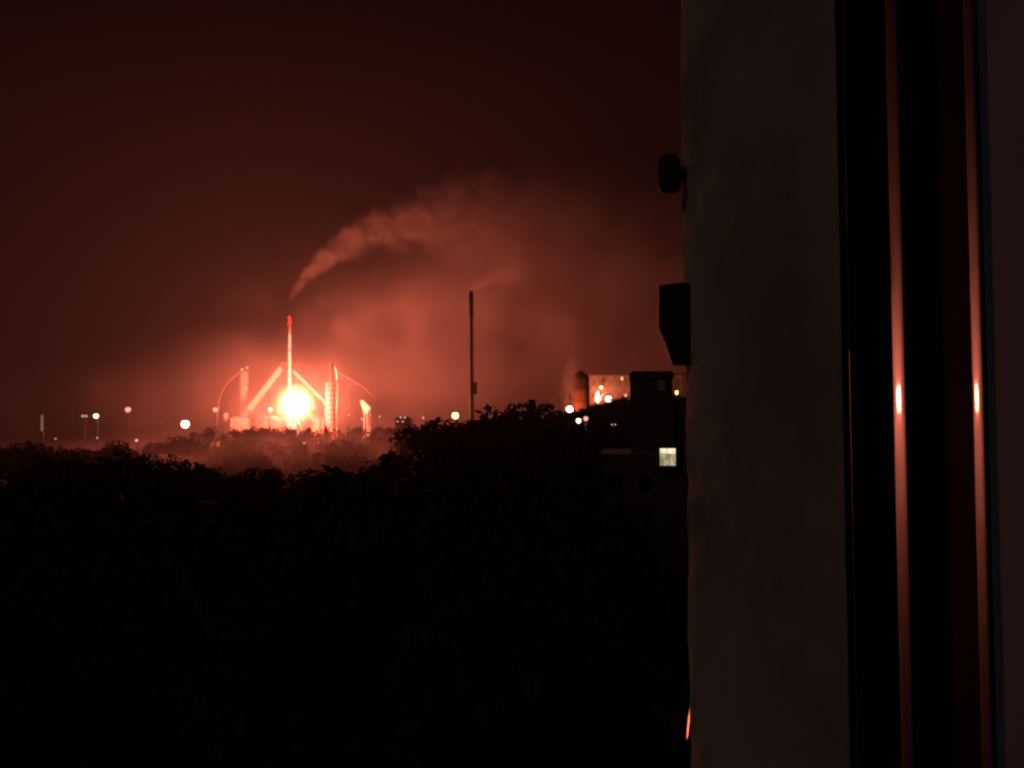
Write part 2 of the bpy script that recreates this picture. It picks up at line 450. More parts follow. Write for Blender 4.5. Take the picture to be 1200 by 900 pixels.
# red lattice tip with obstruction lamps
tipz = P(339.5, 371, DS).z
tb = MB()
for k in range(4):
    a = k * math.pi / 2 + .5
    p0 = Vector((tp.x + math.cos(a) * 1.7, tp.y + math.sin(a) * 1.7, tp.z - 1)); p1 = Vector((tp.x + math.cos(a) * 1.0, tp.y + math.sin(a) * 1.0, tipz))
    a2 = a + math.pi / 2
    p2 = Vector((tp.x + math.cos(a2) * 1.0, tp.y + math.sin(a2) * 1.0, tipz)); p3 = Vector((tp.x + math.cos(a2) * 1.7, tp.y + math.sin(a2) * 1.7, tp.z - 1))
    tb.bar(p0, p1, .3).bar(p0, p2, .2).bar(p3, p1, .2).bar(p1, p2, .2)
tb.bar((tp.x, tp.y, tp.z - 1), (tp.x, tp.y, tipz + 1), .75, n=10)
tb.build('lattice_tip', M_redpaint, st)
for dx, dz in ((-1.4, 1.5), (1.5, 4.0), (-1.2, 8.0), (1.2, -2)):
    MB().ball((tp.x + dx, tp.y - 1.6, tp.z + dz), .62, 8, 6).build('obstruction_lamp', G_red, st, True)
# guy ropes
for k, (gx, gy) in enumerate(((-40, 10), (44, 6), (3, 50))):
    MB().bar((tp.x, tp.y, tp.z * .62), (tp.x + gx, tp.y + gy, 0), .07).build('guy_rope', M_steel, st)

# --- tall dark chimney
ch, cp = shaft('tall_chimney', 552, 343, 690, 1.3, 1.1, 'tall thin dark chimney standing alone in the middle of the haze', M_dark, plats=(.35, .62, .86))
zb = P(552, 366, 690).z
MB().lathe((cp.x, cp.y, zb), [(1.15, 0), (1.6, .8), (1.6, cp.z - zb - .8), (1.3, cp.z - zb + 1.2)], 20).build('collar', M_dark, ch, True)
zc = P(552, 455, 690).z
MB().box((cp.x + 2.7, cp.y, zc), (2.9, 2.6, 9)).build('monitoring_cabin', M_rust, ch)

# --- tower with floodlights at its head, and a curved downcomer, left
DT = 1030
a_, b_ = P(281, 436, DT), P(291, 436, DT)
ct = thing('silo_tower', ((a_.x + b_.x) / 2, a_.y, 0), 'pale upright tower with twin floodlights on its head, left of the fireball', 'tower')
cx, cyy, rr, H = ct.location.x, ct.location.y, (b_.x - a_.x) / 2, a_.z
MB().lathe((cx, cyy, 0), [(rr, 0), (rr, H - 3), (rr * .8, H - 1), (rr * .45, H)], 22).build('shell', M_pale, ct, True)
for f in (.3, .55, .8):
    MB().lathe((cx, cyy, H * f), [(rr * 1.02, 0), (rr * 1.22, 0), (rr * 1.22, .5), (rr * 1.02, .5)], 22).build('ring_platform', M_dark, ct)
z = P(287, 432, DT).z
MB().box((cx + .5, cyy, H + .7), (rr * 1.7, rr, .8)).build('lamp_bridge', M_steel, ct)
for px, py in ((284.5, 433), (290.5, 431)):
    p = P(px, py, DT); p.y -= rr * .6
    fh = MB().ball(p, 1.7, 10, 7, (1, .6, .8)).build('floodlight', G_soft, ct, True)
    MB().bar((p.x, p.y + .4, H + .5), p, .2).build('bracket', M_steel, fh)
arc = [P(px, py, DT + 3) for px, py in ((280, 438), (273, 442), (266, 449), (261, 457), (257, 466), (255, 478), (254, 500))]
MB().tube(arc, 1.5, 10).build('downcomer', M_rust, ct, True)

# --- two inclined conveyor galleries meeting behind the fireball like a tent
def gallery(A, B, D, wpx, label):
    a, b = P(*A, D), P(*B, D); wd_ = wpx / F * D
    t = thing('conveyor_gallery', (a.x, a.y, 0), label, 'conveyor', 'inclined galleries')
    ax = (b - a).normalized(); up = Vector((0, 1, 0)).cross(ax)
    if up.z < 0: up = -up
    def quad_beam(mb, p0, p1, hu, hy):
        vs_ = []
        for p in (p0, p1):
            for i, j in ((-1, -1), (1, -1), (1, 1), (-1, 1)): vs_.append(p + up * (i * hu) + Vector((0, 1, 0)) * (j * hy))
        mb.add(vs_, [[0, 1, 2, 3], [7, 6, 5, 4], [0, 4, 5, 1], [1, 5, 6, 2], [2, 6, 7, 3], [3, 7, 4, 0]])
    n = 9; L = (b - a).length
    for k in range(n):       # cladding panels, one by one with a joint between
        m0 = MB(); quad_beam(m0, a + ax * (L * k / n + .12), a + ax * (L * (k + 1) / n - .12), wd_ / 2, 2.4); m0.build('cladding_panel', M_pale, t)
    m0 = MB(); quad_beam(m0, a, b, wd_ / 2 * .9, 2.3); m0.build('frame', M_dark, t)
    m0 = MB(); quad_beam(m0, a + up * (wd_ / 2 + .3), b + up * (wd_ / 2 + .3), .25, 2.7); m0.build('roof', M_rust, t)
    for f in (.2, .5, .8):   # trestles
        p = a + ax * L * f - up * wd_ / 2
        MB().bar((p.x - 2, p.y, 0), p, .4).bar((p.x + 2, p.y, 0), p, .4).build('trestle', M_dark, t)
    return t
gallery((292, 480), (331, 431), 1000, 6.2, 'broad pale gallery slanting up from the left towards the slender stack')
gallery((384, 474), (344, 435), 1000, 3.6, 'thin pale gallery slanting down to the right from the slender stack')
pa = P(337, 429, 1000)
tt = thing('transfer_house', (pa.x, pa.y, 0), 'small housing where the two slanting galleries meet below the stack', 'building')
MB().box((pa.x, pa.y, pa.z + .5), (11, 9, 6.5)).build('wall', M_rust, tt)
MB().box((pa.x, pa.y, pa.z + 4), (12, 10, .6)).build('roof', M_dark, tt)
for sx in (-1, 1):
    for sy in (-1, 1): MB().bar((pa.x + sx * 4.6, pa.y + sy * 3.6, 0), (pa.x + sx * 4.6, pa.y + sy * 3.6, pa.z - 2.6), .5, n=6).build('leg', M_dark, tt)

# --- distillation column right of the fireball
DC = 905
p = P(388.5, 447, DC); q_ = P(388.5, 426, DC); col = thing('process_column', (p.x, p.y, 0), 'thick red process column with ladder cages, right of the fireball', 'column')
r1 = 4.6 / F * DC; r2 = 3.0 / F * DC
MB().lathe((p.x, p.y, 0), [(r1 * 1.15, 0), (r1 * 1.15, 3), (r1, 3.2), (r1, p.z - 2), (r2, p.z), (r2, q_.z - 1.5), (r2 * .6, q_.z - .3), (.3, q_.z)], 24).build('shell', M_column, col, True)
z0, z1 = P(388, 498, DC).z, q_.z
for k in range(9):
    z = z0 + (p.z - z0) * (k + .5) / 9
    MB().lathe((p.x, p.y, z), [(r1 * 1.0, 0), (r1 * 1.38, 0), (r1 * 1.38, .2), (r1 * 1.0, .2)], 20).build('platform', M_steel, col)
    rl = MB()
    for j in range(10):
        a = 2 * math.pi * j / 10; a2 = a + 2 * math.pi / 10; R_ = r1 * 1.36
        e0 = Vector((p.x + math.cos(a) * R_, p.y + math.sin(a) * R_, z)); e1 = Vector((p.x + math.cos(a2) * R_, p.y + math.sin(a2) * R_, z + 1.1))
        rl.bar(e0, e0 + Vector((0, 0, 1.1)), .05).bar(e0 + Vector((0, 0, 1.1)), e1, .05)
    rl.build('railing', M_steel, col)
xl = P(382.8, 450, DC).x
lc = MB()
for k in range(30):
    z = z0 + (p.z - z0) * k / 30
    lc.lathe((xl, p.y - .5, z), [(.75, 0), (.9, 0), (.9, .14), (.75, .14)], 8)
lc.bar((xl - .8, p.y - .5, z0 - 14), (xl - .8, p.y - .5, p.z), .09).bar((xl + .8, p.y - .5, z0 - 14), (xl + .8, p.y - .5, p.z), .09)
lc.build('ladder_cage', M_pale, col)
for k, f in enumerate((.12, .3, .42, .55, .64, .74, .9)):
    z = z0 + (P(388, 449, DC).z - z0) * f
    MB().ball((xl + (.5 if k % 2 else -.4), p.y - 1.6, z), .55, 8, 6).build('platform_lamp', G_soft, col, True)
xr = P(395, 437, DC).x; zr = P(395, 437, DC).z
MB().tube([(p.x + 1, p.y, q_.z - .5), (p.x + 2.6, p.y, q_.z - 1.5), (xr - .6, p.y, zr + 2), (xr, p.y, zr - 2), (xr, p.y, 2)], .85, 10).build('overhead_pipe', M_pale, col, True)
MB().tube([P(px, py, DC) for px, py in ((396, 436), (408, 443), (420, 450), (432, 459), (441, 470))], .35, 8).build('sloping_pipe', M_rust, col, True)

# --- lit clutter round the foot of the flare: tanks, vessels, sheds and pipe racks
def tank(px, py, D, wpx, label, m=M_pale, dome=.3, name='storage_tank'):
    tpp = P(px, py, D); r = wpx / 2 / F * D
    t = thing(name, (tpp.x, tpp.y, 0), label, 'tank', 'tanks of the works')
    MB().lathe((tpp.x, tpp.y, 0), [(r, 0), (r, tpp.z - r * dome), (r * .75, tpp.z - r * dome * .35), (.2, tpp.z)], 20).build('shell', m, t, True)
    MB().lathe((tpp.x, tpp.y, tpp.z - r * dome), [(r * 1.01, 0), (r * 1.09, 0), (r * 1.09, .35), (r * 1.01, .35)], 20).build('rim', M_steel, t)
    MB().bar((tpp.x + r * 1.05, tpp.y - .3, 0), (tpp.x + r * 1.05, tpp.y - .3, tpp.z), .12).build('ladder', M_steel, t)
    return t
def shed(px0, px1, py, D, label, m=M_pale, depth=12, pitch=2.5, lit=0, name='process_shed'):
    a, b = P(px0, py, D), P(px1, py, D); x0, x1, z = a.x, b.x, a.z; xc = (x0 + x1) / 2
    t = thing(name, (xc, a.y, 0), label, 'building', 'sheds of the works')
    MB().box((xc, a.y, (z - pitch) / 2), (x1 - x0, depth, z - pitch)).build('wall', m, t)
    rf = MB(); e = .5
    rf.add([(x0 - e, a.y - depth / 2 - e, z - pitch + .02), (x1 + e, a.y - depth / 2 - e, z - pitch + .02), (x1 + e, a.y + depth / 2 + e, z - pitch + .02), (x0 - e, a.y + depth / 2 + e, z - pitch + .02),
            (xc, a.y - depth / 2 - e, z), (xc, a.y + depth / 2 + e, z)], [[3, 2, 1, 0], [0, 1, 4], [2, 3, 5], [1, 2, 5, 4], [3, 0, 4, 5]])
    rf.build('roof', M_rust, t)
    nwin = max(1, int((x1 - x0) / 4))
    for k in range(nwin):
        xw = x0 + (k + .5) * (x1 - x0) / nwin; zw = z - pitch - 2.4
        wn = MB().box((xw, a.y - depth / 2 - .06, zw), (1.9, .16, 1.5)).build('window', M_dark, t)
        MB().box((xw, a.y - depth / 2 - .16, zw), (1.5, .06, 1.1)).build('pane', G_soft if k < lit else M_black, wn)
    return t
tank(264.5, 484, 990, 6, 'small upright pale vessel left of the tower foot', name='upright_vessel')
shed(272, 291, 487, 965, 'brightly lit shed at the foot of the floodlit tower', lit=3, m=M_conc)
tank(323, 488, 950, 10, 'squat domed tank just left of the fireball', dome=.5, m=M_rust)
tank(310, 493, 960, 12, 'low wide tank between floodlit tower shed and fireball', dome=.3, m=M_rust)
shed(366, 381, 487, 945, 'lit pale shed between fireball and red column', lit=2, m=M_rust)
shed(338, 344, 494, 960, 'tiny shed directly under the fireball', lit=0, pitch=1.5, depth=6)
def rack(px0, px1, py, D, label):
    a, b = P(px0, py, D), P(px1, py, D)
    t = thing('pipe_rack', ((a.x + b.x) / 2, a.y, 0), label, 'pipe rack')
    n = max(3, int((b.x - a.x) / 7))
    for k in range(n + 1):
        x = a.x + (b.x - a.x) * k / n
        for s in (-2, 2): MB().bar((x, a.y + s, 0), (x, a.y + s, a.z), .3).build('post', M_dark, t)
        MB().box((x, a.y, a.z + .2), (.5, 5, .4)).build('cross_beam', M_dark, t)
    for j, (dy, rr_) in enumerate(((-1.7, .35), (-.6, .5), (.7, .4), (1.8, .3))):
        MB().tube([(a.x - 2, a.y + dy, a.z + .4 + rr_), (b.x + 2, a.y + dy, a.z + .4 + rr_)], rr_, 8).build('pipe', M_rust if j % 2 else M_dark, t, True)
    return t
rack(292, 334, 490, 930, 'long pipe rack running left of the fireball')
rack(356, 384, 489, 935, 'short pipe rack between fireball and red column')
# tilted pale hopper
hp = P(428, 477, 915); s = 915 / F
ht = thing('loading_hopper', (hp.x, hp.y, 0), 'small tilted pale hopper right of the red column', 'hopper')
pr = [P(422.5, 470, 915), P(426, 469, 915), P(435, 478, 915), P(431, 485, 915), P(427, 485.5, 915)]
hb = MB(); k = len(pr)
hb.add([p_ + Vector((0, -3, 0)) for p_ in pr] + [p_ + Vector((0, 3, 0)) for p_ in pr],
       [list(range(k))[::-1], list(range(k, 2 * k))] + [[i, (i + 1) % k, k + (i + 1) % k, k + i] for i in range(k)])
hb.build('bin', M_pale, ht)
lp = P(429, 485, 915)
for sx in (-2, 2):
    for sy in (-2.6, 2.6): MB().bar((lp.x + sx, lp.y + sy, 0), (lp.x + sx * .7, lp.y + sy, lp.z + 1), .35).build('leg', M_steel, ht)
p_ = P(429, 477, 910); MB().ball((p_.x + 5, p_.y - 6, p_.z - 3), .8, 8, 6).build('work_lamp', G_soft, ht, True)
MB().bar((p_.x + 5, p_.y - 5.6, 0), (p_.x + 5, p_.y - 5.6, p_.z - 3), .15).build('lamp_stand', M_steel, ht)
shed(464, 482, 487, 760, 'low dim shed right of the tilted hopper', m=M_conc, lit=2)

# --- lamps on the left and middle
lamp(217, 497, 430, 11, G_white, 'brightest white lamp on the left, above the dark trees')
lamp(150, 480, 600, 7.5, G_soft, 'dull pinkish lamp, highest of the lamps on the far left')
lamp(112.5, 487.5, 600, 6.5, G_white, 'small white lamp left of the dull pinkish one')
lamp(99, 487.5, 620, 3.6, G_dim, 'faint pair of lamp heads beside the small white lamp on the far left', heads=2, gap=4)
lamp(114, 513, 380, 2.6, G_dim, 'tiny faint lamp just above the trees below the small white lamp')
lamp(160, 516, 360, 4, G_soft, 'tiny lamp among the treetops below the dull pinkish lamp')
lamp(65, 514, 380, 2.4, G_dim, 'faintest tiny lamp among the treetops near the slender lit mast')
lamp(252.5, 480, 700, 7, G_soft, 'round peach lamp left of the floodlit tower')
lamp(317, 480, 840, 5, G_yellow, 'small yellow lamp just left of the fireball')
lamp(388, 503.5, 620, 4, G_soft, 'small lamp below the foot of the red column')
lamp(424, 491, 600, 3, G_soft, 'tiny lamp under the tilted hopper', )
lamp(472, 489, 700, 3.4, G_dim, 'faint twin lamps at the low dim shed', heads=2, gap=5)
lamp(533.5, 487, 420, 9, G_yellow, 'single yellow lamp in front of the trees left of the chimney foot')
lamp(608, 481, 500, 3, G_soft, 'tiny pale lamp between two trees right of the chimney')
lamp(445, 488, 720, 2.6, G_soft, 'tiny lamp between the tilted hopper and the low dim shed')
lamp(496, 489.5, 560, 2.8, G_soft, 'tiny warm lamp between the low dim shed and the yellow lamp')
lamp(409, 486, 700, 2.6, G_soft, 'tiny warm lamp between the red column and the tilted hopper')
# slender lit mast
mp = P(50, 486, 520); mt_ = thing('mast', (mp.x, mp.y, 0), 'slender pale mast with a dim light strip at the left edge', 'mast')
MB().bar((mp.x, mp.y, 0), (mp.x, mp.y, mp.z + 1), .55, n=10, r2=.4).build('pole', M_steel, mt_, True)
zl = P(50, 505, 520).z
MB().box((mp.x, mp.y - .65, (mp.z + zl) / 2), (1.2, .3, mp.z - zl)).build('light_strip', glow('strip_light', (.9, .5, .42), .2), mt_)

# ---------------------------------------------------------------- right: silo, lit hall and lamps
DR = 640
p = P(680, 437, DR); r = 10.5 / F * DR
sl = thing('dark_silo', (p.x, p.y, 0), 'dark round silo with glowing steam on its left, right of the trees', 'silo')
MB().lathe((p.x, p.y, 0), [(r, 0), (r, p.z - 4), (r * .9, p.z - 1.5), (r * .45, p.z)], 24).build('shell', M_rust, sl, True)
for f in (.45, .62, .8, .93):
    MB().lathe((p.x, p.y, p.z * f), [(r * 1.005, 0), (r * 1.04, 0), (r * 1.04, .5), (r * 1.005, .5)], 24).build('hoop', M_dark, sl)
MB().box((p.x, p.y, p.z + .6), (4, 3, 1.6)).build('head_house', M_dark, sl)
# hall
DH = 702
a, b = P(691, 440, DH), P(830, 440, DH)
hl = thing('factory_hall', ((a.x + b.x) / 2, a.y, 0), 'long tall factory hall glowing orange behind the dark tower block', 'building')
wl = MB().box(((a.x + b.x) / 2, a.y + 20, a.z / 2), (b.x - a.x, 40, a.z)).build('wall', M_pale, hl)
MB().box(((a.x + b.x) / 2, a.y + 20, a.z + .6), (b.x - a.x + 1.2, 41.2, 1.2)).build('roof', M_rust, hl)
nb = 14
for k in range(nb + 1):
    x = a.x + .5 + (b.x - a.x - 1) * k / nb
    MB().box((x, a.y - .25, a.z / 2 - .3), (.8, .5, a.z - .8)).build('pilaster', M_conc, hl)
for k in range(nb):
    for j in range(3):
        x = a.x + (b.x - a.x) * (k + .5) / nb; z = a.z - 6 - j * 9
        wn = MB().box((x, a.y - .06, z), (3.2, .14, 4.2)).build('window', M_rust, hl)
        MB().box((x, a.y - .15, z), (2.7, .06, 3.7)).build('pane', M_conc, wn)
lamp(713, 467.5, 600, 9, G_white, 'bright white lamp in front of the orange hall')
lamp(667.5, 479.5, 622, 7.5, G_fire, 'orange lamp at the foot of the dark silo')
lamp(678, 493, 250, 6.5, G_white, 'left, whiter one of the twin pale lamps below the silo')
lamp(686.5, 490.5, 250, 6.5, G_soft, 'right, duller one of the twin pale lamps below the silo')
lamp(719, 497.5, 230, 1.8, G_soft, 'pair of tiny lamp heads on the dark bank left of the tower block', heads=2, gap=4, ground=4)
lamp(729, 443.5, 650, 4.6, G_soft, 'small lamp high up beside the top of the tower block', squash=(.8, .8, 1.3))
lamp(704.5, 454, 690, 4, G_orange, 'small orange lamp high on the hall front')
fp = P(700.5, 466, 674)
ff = thing('small_flare', (fp.x, fp.y, 0), 'small orange flame burning low in front of the hall', 'flare')
MB().bar((fp.x, fp.y, 0), (fp.x, fp.y, fp.z - 2.6), .5, n=10, r2=.4).build('flare_pipe', M_steel, ff, True)
fb = MB().lathe((fp.x, fp.y, fp.z - 2.6), [(.5, 0), (1.2, .9), (1.5, 2.0), (1.2, 3.4), (.7, 4.9), (.25, 6.2), (.03, 7.0)], 10)
for q in fb.v:
    k = (q.z - fp.z + 2.6) / 7; q.x += .5 * k * math.sin(k * 7); q.y += .3 * k
fb.build('flame', M_smallflame, ff, True)
lamp(733.5, 463, 640, 4.6, G_soft, 'pale lamp touching the left edge of the tower block')
lamp(793, 460, 660, 5, G_orange, 'orange lamp glimpsed right of the tower block', squash=(.7, .7, 1))

# ---------------------------------------------------------------- neighbouring block with the lit window
DB = 95
def bx(t, name, px0, px1, py0, zbase, D, depth, m):
    a, b = P(px0, py0, D), P(px1, py0, D)
    return MB().box(((a.x + b.x) / 2, a.y + depth / 2, (a.z + zbase) / 2), (b.x - a.x, depth, a.z - zbase)).build(name, m, t), a, b
p = P(770, 530, DB)
nb_ = thing('apartment_block', (p.x, p.y, 0), 'dark neighbouring block with roof tower and one lit window by the wall', 'building')
main, a, b = bx(nb_, 'wall', 706, 842, 534, 0, DB, 13, M_brick)
MB().box(((a.x + b.x) / 2, a.y + 6.5, a.z + .12), (b.x - a.x + .5, 13.5, .24)).build('parapet', M_conc, nb_)
tw, ta, tb_ = bx(nb_, 'tower', 736.5, 786, 438, a.z + .242, DB + 1.2, 5, M_brick)
# chamfered head of the tower
hd = MB(); y0, y1 = ta.y - .12, ta.y + 5.12; zt = ta.z; k = .3
hd.add([(ta.x - .1, y0, zt - .5), (tb_.x + .1, y0, zt - .5), (tb_.x + .1, y1, zt - .5), (ta.x - .1, y1, zt - .5),
        (ta.x - .05, y0, zt), (tb_.x + .1, y0, zt), (tb_.x + .1, y1, zt), (ta.x - .05, y1, zt),
        (ta.x + .28, y0 + .2, zt + .3), (tb_.x + .02, y0 + .2, zt + .24), (tb_.x + .02, y1, zt + .24), (ta.x + .28, y1, zt + .3)],
       [[3, 2, 1, 0], [0, 1, 5, 4], [1, 2, 6, 5], [2, 3, 7, 6], [3, 0, 4, 7], [4, 5, 9, 8], [5, 6, 10, 9], [6, 7, 11, 10], [7, 4, 8, 11], [8, 9, 10, 11]])
hd.build('coping', M_brick, nb_)
pa = P(773, 452, DB + 1.2)
wn = MB().box((pa.x, ta.y - .03, pa.z), (1.0, .1, 1.25)).build('window', M_dark, nb_)
MB().box((pa.x, ta.y - .1, pa.z), (.84, .03, 1.09)).build('pane', G_faint, wn)
rw = MB()     # right wing with a sloping shoulder
pl = [P(786.3, 466, DB + 2), P(792, 474, DB + 2), P(797, 487, DB + 2), P(806, 495, DB + 2), P(842, 495, DB + 2)]
zb_ = a.z + .242; front = [Vector((pl[0].x, pl[0].y, zb_))] + [Vector((q.x, pl[0].y, q.z)) for q in pl] + [Vector((pl[-1].x, pl[0].y, zb_))]
n = len(front)
rw.add(front + [q + Vector((0, 4, 0)) for q in front], [list(range(n)), list(range(n, 2 * n))[::-1]] + [[(i + 1) % n, i, n + i, n + (i + 1) % n] for i in range(n)])
rw.build('stair_wing', M_brick, nb_)
# lit window in a dormer bay standing on the main wall
wa, wb = P(774, 525.5, DB - .6), P(792.5, 525.5, DB - .6); wz = P(783, 545.5, DB - .6).z
xc, wW, wH, yy = (wa.x + wb.x) / 2, wb.x - wa.x, wa.z - wz, wa.y
bay = MB().box((xc, yy + .9, (wa.z + wz) / 2 + .05), (wW + .6, 1.5, wH + .7)).build('bay', M_brick, nb_)
win = MB().box((xc, yy + .1, (wa.z + wz) / 2), (wW + .12, .1, wH + .12)).build('window', M_dark, nb_)
props(win, 'lit pale yellow window')
MB().box((xc, yy + .03, wz + wH * .33), (wW * .98, .03, wH * .66)).build('pane', G_pane, win)
for k in (-1, 1):
    MB().box((xc + k * wW * .25, yy + .03, wz + wH * .84), (wW * .47, .03, wH * .32)).build('pane', G_pane2, win)
MB().box((xc, yy - .03, wz - .15), (wW + .4, .35, .12)).build('sill', M_conc, nb_)
for px in (722, 756, 812):
    for py in (566, 600):
        q = P(px, py, DB)
        wn = MB().box((q.x, a.y - .03, q.z), (1.3, .1, 1.5)).build('window', M_dark, nb_)
        MB().box((q.x, a.y - .1, q.z), (1.1, .03, 1.3)).build('pane', M_black, wn)

nb_.rotation_euler = (0, 0, R(-8))

# ================================================================ THE WINDOW NEXT TO THE CAMERA
ZL, ZH = CAM_Z - .62, CAM_Z + .72
XW, XO, Y0, Y1 = .2, .1465, .56, .783      # splayed: the opening is narrower outside than inside
wall = thing('wall', (1.6, .8, 0), 'rough plaster wall edge filling the picture right of the view', 'wall')
rv = MB(); NZ, NY = 460, 40
for i in range(NZ + 1):
    z = ZL + (ZH - ZL) * i / NZ
    for j in range(NY + 1):
        f = j / NY; y = Y0 + (Y1 - Y0) * f
        d = .0012 * mnoise.noise((y * 9, z * 9, 0)) + .0006 * mnoise.noise((y * 40, z * 40, 3))
        e = max(0, (f - .86) / .14)
        d += e * e * (.0008 + .0022 * mnoise.noise((z * 13, 5, 1)) + .0013 * mnoise.noise((z * 45, 2, 7)) + .0016 * max(0, mnoise.noise((z * 95, 4, 7)) - .15) + .0006 * mnoise.noise((z * 230, f * 20, 3)))
        if j == 0: d = 0
        if i in (0, NZ): d = 0 if j == 0 else d
        rv.v.append(Vector((XW + (XO - XW) * f + d, y, z)))
for i in range(NZ):
    for j in range(NY):
        k = i * (NY + 1) + j; rv.f.append([k, k + NY + 1, k + NY + 2, k + 1])
base = len(rv.v)                      # outer face turning the corner
for i in range(NZ + 1):
    z = ZL + (ZH - ZL) * i / NZ; rv.v.append(rv.v[i * (NY + 1) + NY].copy()); rv.v.append(Vector((3.0, Y1 + .004, z)))
for i in range(NZ):
    b0 = base + 2 * i; b1 = b0 + 2; rv.f.append([b0, b1, b1 + 1, b0 + 1])
# inner face
b2 = len(rv.v)
for i in range(NZ + 1):
    rv.v.append(Vector((3.0, Y0, ZL + (ZH - ZL) * i / NZ)))
for i in range(NZ):
    k0 = i * (NY + 1); rv.f.append([k0 + NY + 1, k0, b2 + i, b2 + i + 1])
rv.build('reveal', M_plaster, wall, True)
foot = [(XW + .002, Y0), (3.0, Y0), (3.0, Y1), (XO + .006, Y1)]
MB().prism(foot, 0, ZL).build('lower_wall', M_plaster, wall)
MB().prism(foot, ZH, ZH + 4).build('upper_wall', M_plaster, wall)

# open sash, seen almost edge on
def W(px, y): return (px - 600) / F * y
zb0, zb1 = CAM_Z - .60, CAM_Z + .70
fr = thing('window_frame', (.212, .53, zb0), 'black window frame upright fixed against the plaster wall', 'window frame')
MB().prism([(.2004, .5585), (.2045, .548), (.2018, .548), (.2018, .5425), (.2045, .5425), (.209, .515), (.262, .515), (.262, .556)][::-1], zb0, zb1).build('jamb', M_black, fr)
MB().bar((.2008, .5445, zb0), (.2008, .5445, zb1), .0011, n=8).build('seal', mat('red_brown_seal', (.09, .025, .02), .5, var=.3, scale=30), fr, True)
sash = thing('window_sash', (.225, .46, zb0), 'open dark window sash with two shining metal edge strips, far right', 'window sash')
MB().prism([(.1949, .4717), (.1968, .4508), (.2019, .4004), (.249, .4004), (.249, .4717)], zb0, zb1).build('stile', M_ebony, sash)
def strip(xf, yf, xn, yn, sag, back):
    """a gently rounded metal strip, its crown towards the opening"""
    a, b = Vector((xf, yf)), Vector((xn, yn)); d = (b - a); nrm = Vector((d.y, -d.x)).normalized()
    if nrm.x > 0: nrm = -nrm
    arc = [a + d * (i / 16) + nrm * sag * (1 - (i / 8 - 1) ** 4) for i in range(17)]
    poly = [(p.x, p.y) for p in arc] + [(b.x + back, b.y), (a.x + back, a.y)]
    mb = MB(); n = len(poly); NZs = 40
    for i in range(NZs + 1):
        z = zb0 + (zb1 - zb0) * i / NZs
        w_ = .00012 * mnoise.noise((z * 7, xf * 50, 0))
        mb.v += [Vector((x + (w_ if k < 17 else 0), y, z)) for k, (x, y) in enumerate(poly)]
    for i in range(NZs):
        for k in range(n): mb.f.append([i * n + k, i * n + (k + 1) % n, (i + 1) * n + (k + 1) % n, (i + 1) * n + k])
    mb.f += [list(range(n))[::-1], [NZs * n + k for k in range(n)]]
    return mb.build('edge_strip', M_bead, sash, True)
strip(.1947, .4703, .1931, .4515, .0006, .004)
strip(.1995, .399, .1981, .3867, .0005, .004)
MB().prism([(.2022, .386), (.1992, .386), (.2033, .3325), (.249, .3325), (.249, .386)], zb0, zb1).build('inner_face', M_grey, sash)

# iron fittings on the outer edge of the wall
def fit(px, py, y): q = P(px, py, y); return q
c = fit(784, 203, .775)
hk = thing('shutter_pintle', (c.x + .016, c.y, c.z - .024), 'small rounded black iron fitting high on the wall edge', 'wall fitting')
MB().lathe((c.x, c.y, c.z - .0165), [(.006, 0), (.0095, .003), (.0105, .0105), (.0100, .0225), (.0085, .0293), (.004, .0326)], 16).build('knuckle', M_iron, hk, True)
MB().bar((c.x, c.y + .003, c.z), (c.x + .03, c.y + .008, c.z), .0045, n=8).build('spike', M_iron, hk)
br = [fit(px, py, .775) for px, py in ((771, 336), (790, 332.5), (813, 333), (813, 428), (787, 428), (778, 402), (770.5, 385))]
n = len(br)
bk = thing('iron_bracket', (br[3].x, .775, br[3].z), 'dark iron bracket with slanting foot halfway up the wall edge', 'wall fitting')
m0 = MB(); m0.add([q + Vector((0, -.006, 0)) for q in br] + [q + Vector((0, .006, 0)) for q in br],
       [list(range(n))[::-1][::-1], list(range(n, 2 * n))[::-1]] + [[(i + 1) % n, i, n + i, n + (i + 1) % n] for i in range(n)])
m0.build('plate', M_iron, bk)
q = fit(779, 360, .767); MB().ball((q.x, q.y - .0, q.z), .0034, 10, 6, (1, .6, 1)).build('bolt', M_iron, bk, True)
q = fit(782, 395, .767); MB().ball((q.x, q.y - .0, q.z), .0034, 10, 6, (1, .6, 1)).build('bolt', M_iron, bk, True)
# added polished blade, tilted to throw a pink glint low on the wall edge
c = fit(808, 844, .83)
lv = thing('glint_blade', (c.x + .012, c.y, c.z), 'narrow polished blade added for a pink glint low on the wall edge', 'wall fitting')
hv = Vector((-.774, .074, .63)).normalized(); ax = Vector((1.01, 4.0, .776)); ax = (ax - hv * ax.dot(hv)).normalized(); sd_ = hv.cross(ax).normalized()
lm = MB(); nn = 16
for i in range(nn + 1):
    f = i / nn * 2 - 1; wv = .0030 * max(.02, (1 - f * f)) ** .5
    p0 = c + ax * (f * .036)
    for k, (u_, v_) in enumerate(((-1, 0), (-.5, .16), (0, .22), (.5, .16), (1, 0), (0, -.35))):
        lm.v.append(p0 + sd_ * (u_ * wv) + hv * (v_ * wv))
for i in range(nn):
    for k in range(6): lm.f.append([i * 6 + k, i * 6 + (k + 1) % 6, i * 6 + 6 + (k + 1) % 6, i * 6 + 6 + k])
lm.f += [list(range(6))[::-1], [nn * 6 + k for k in range(6)]]
lm.build('blade', M_polish, lv, True)
MB().bar(c - hv * .0006, Vector((c.x + .03, .786, c.z - .004)), .0016, n=8).build('pin', M_iron, lv)

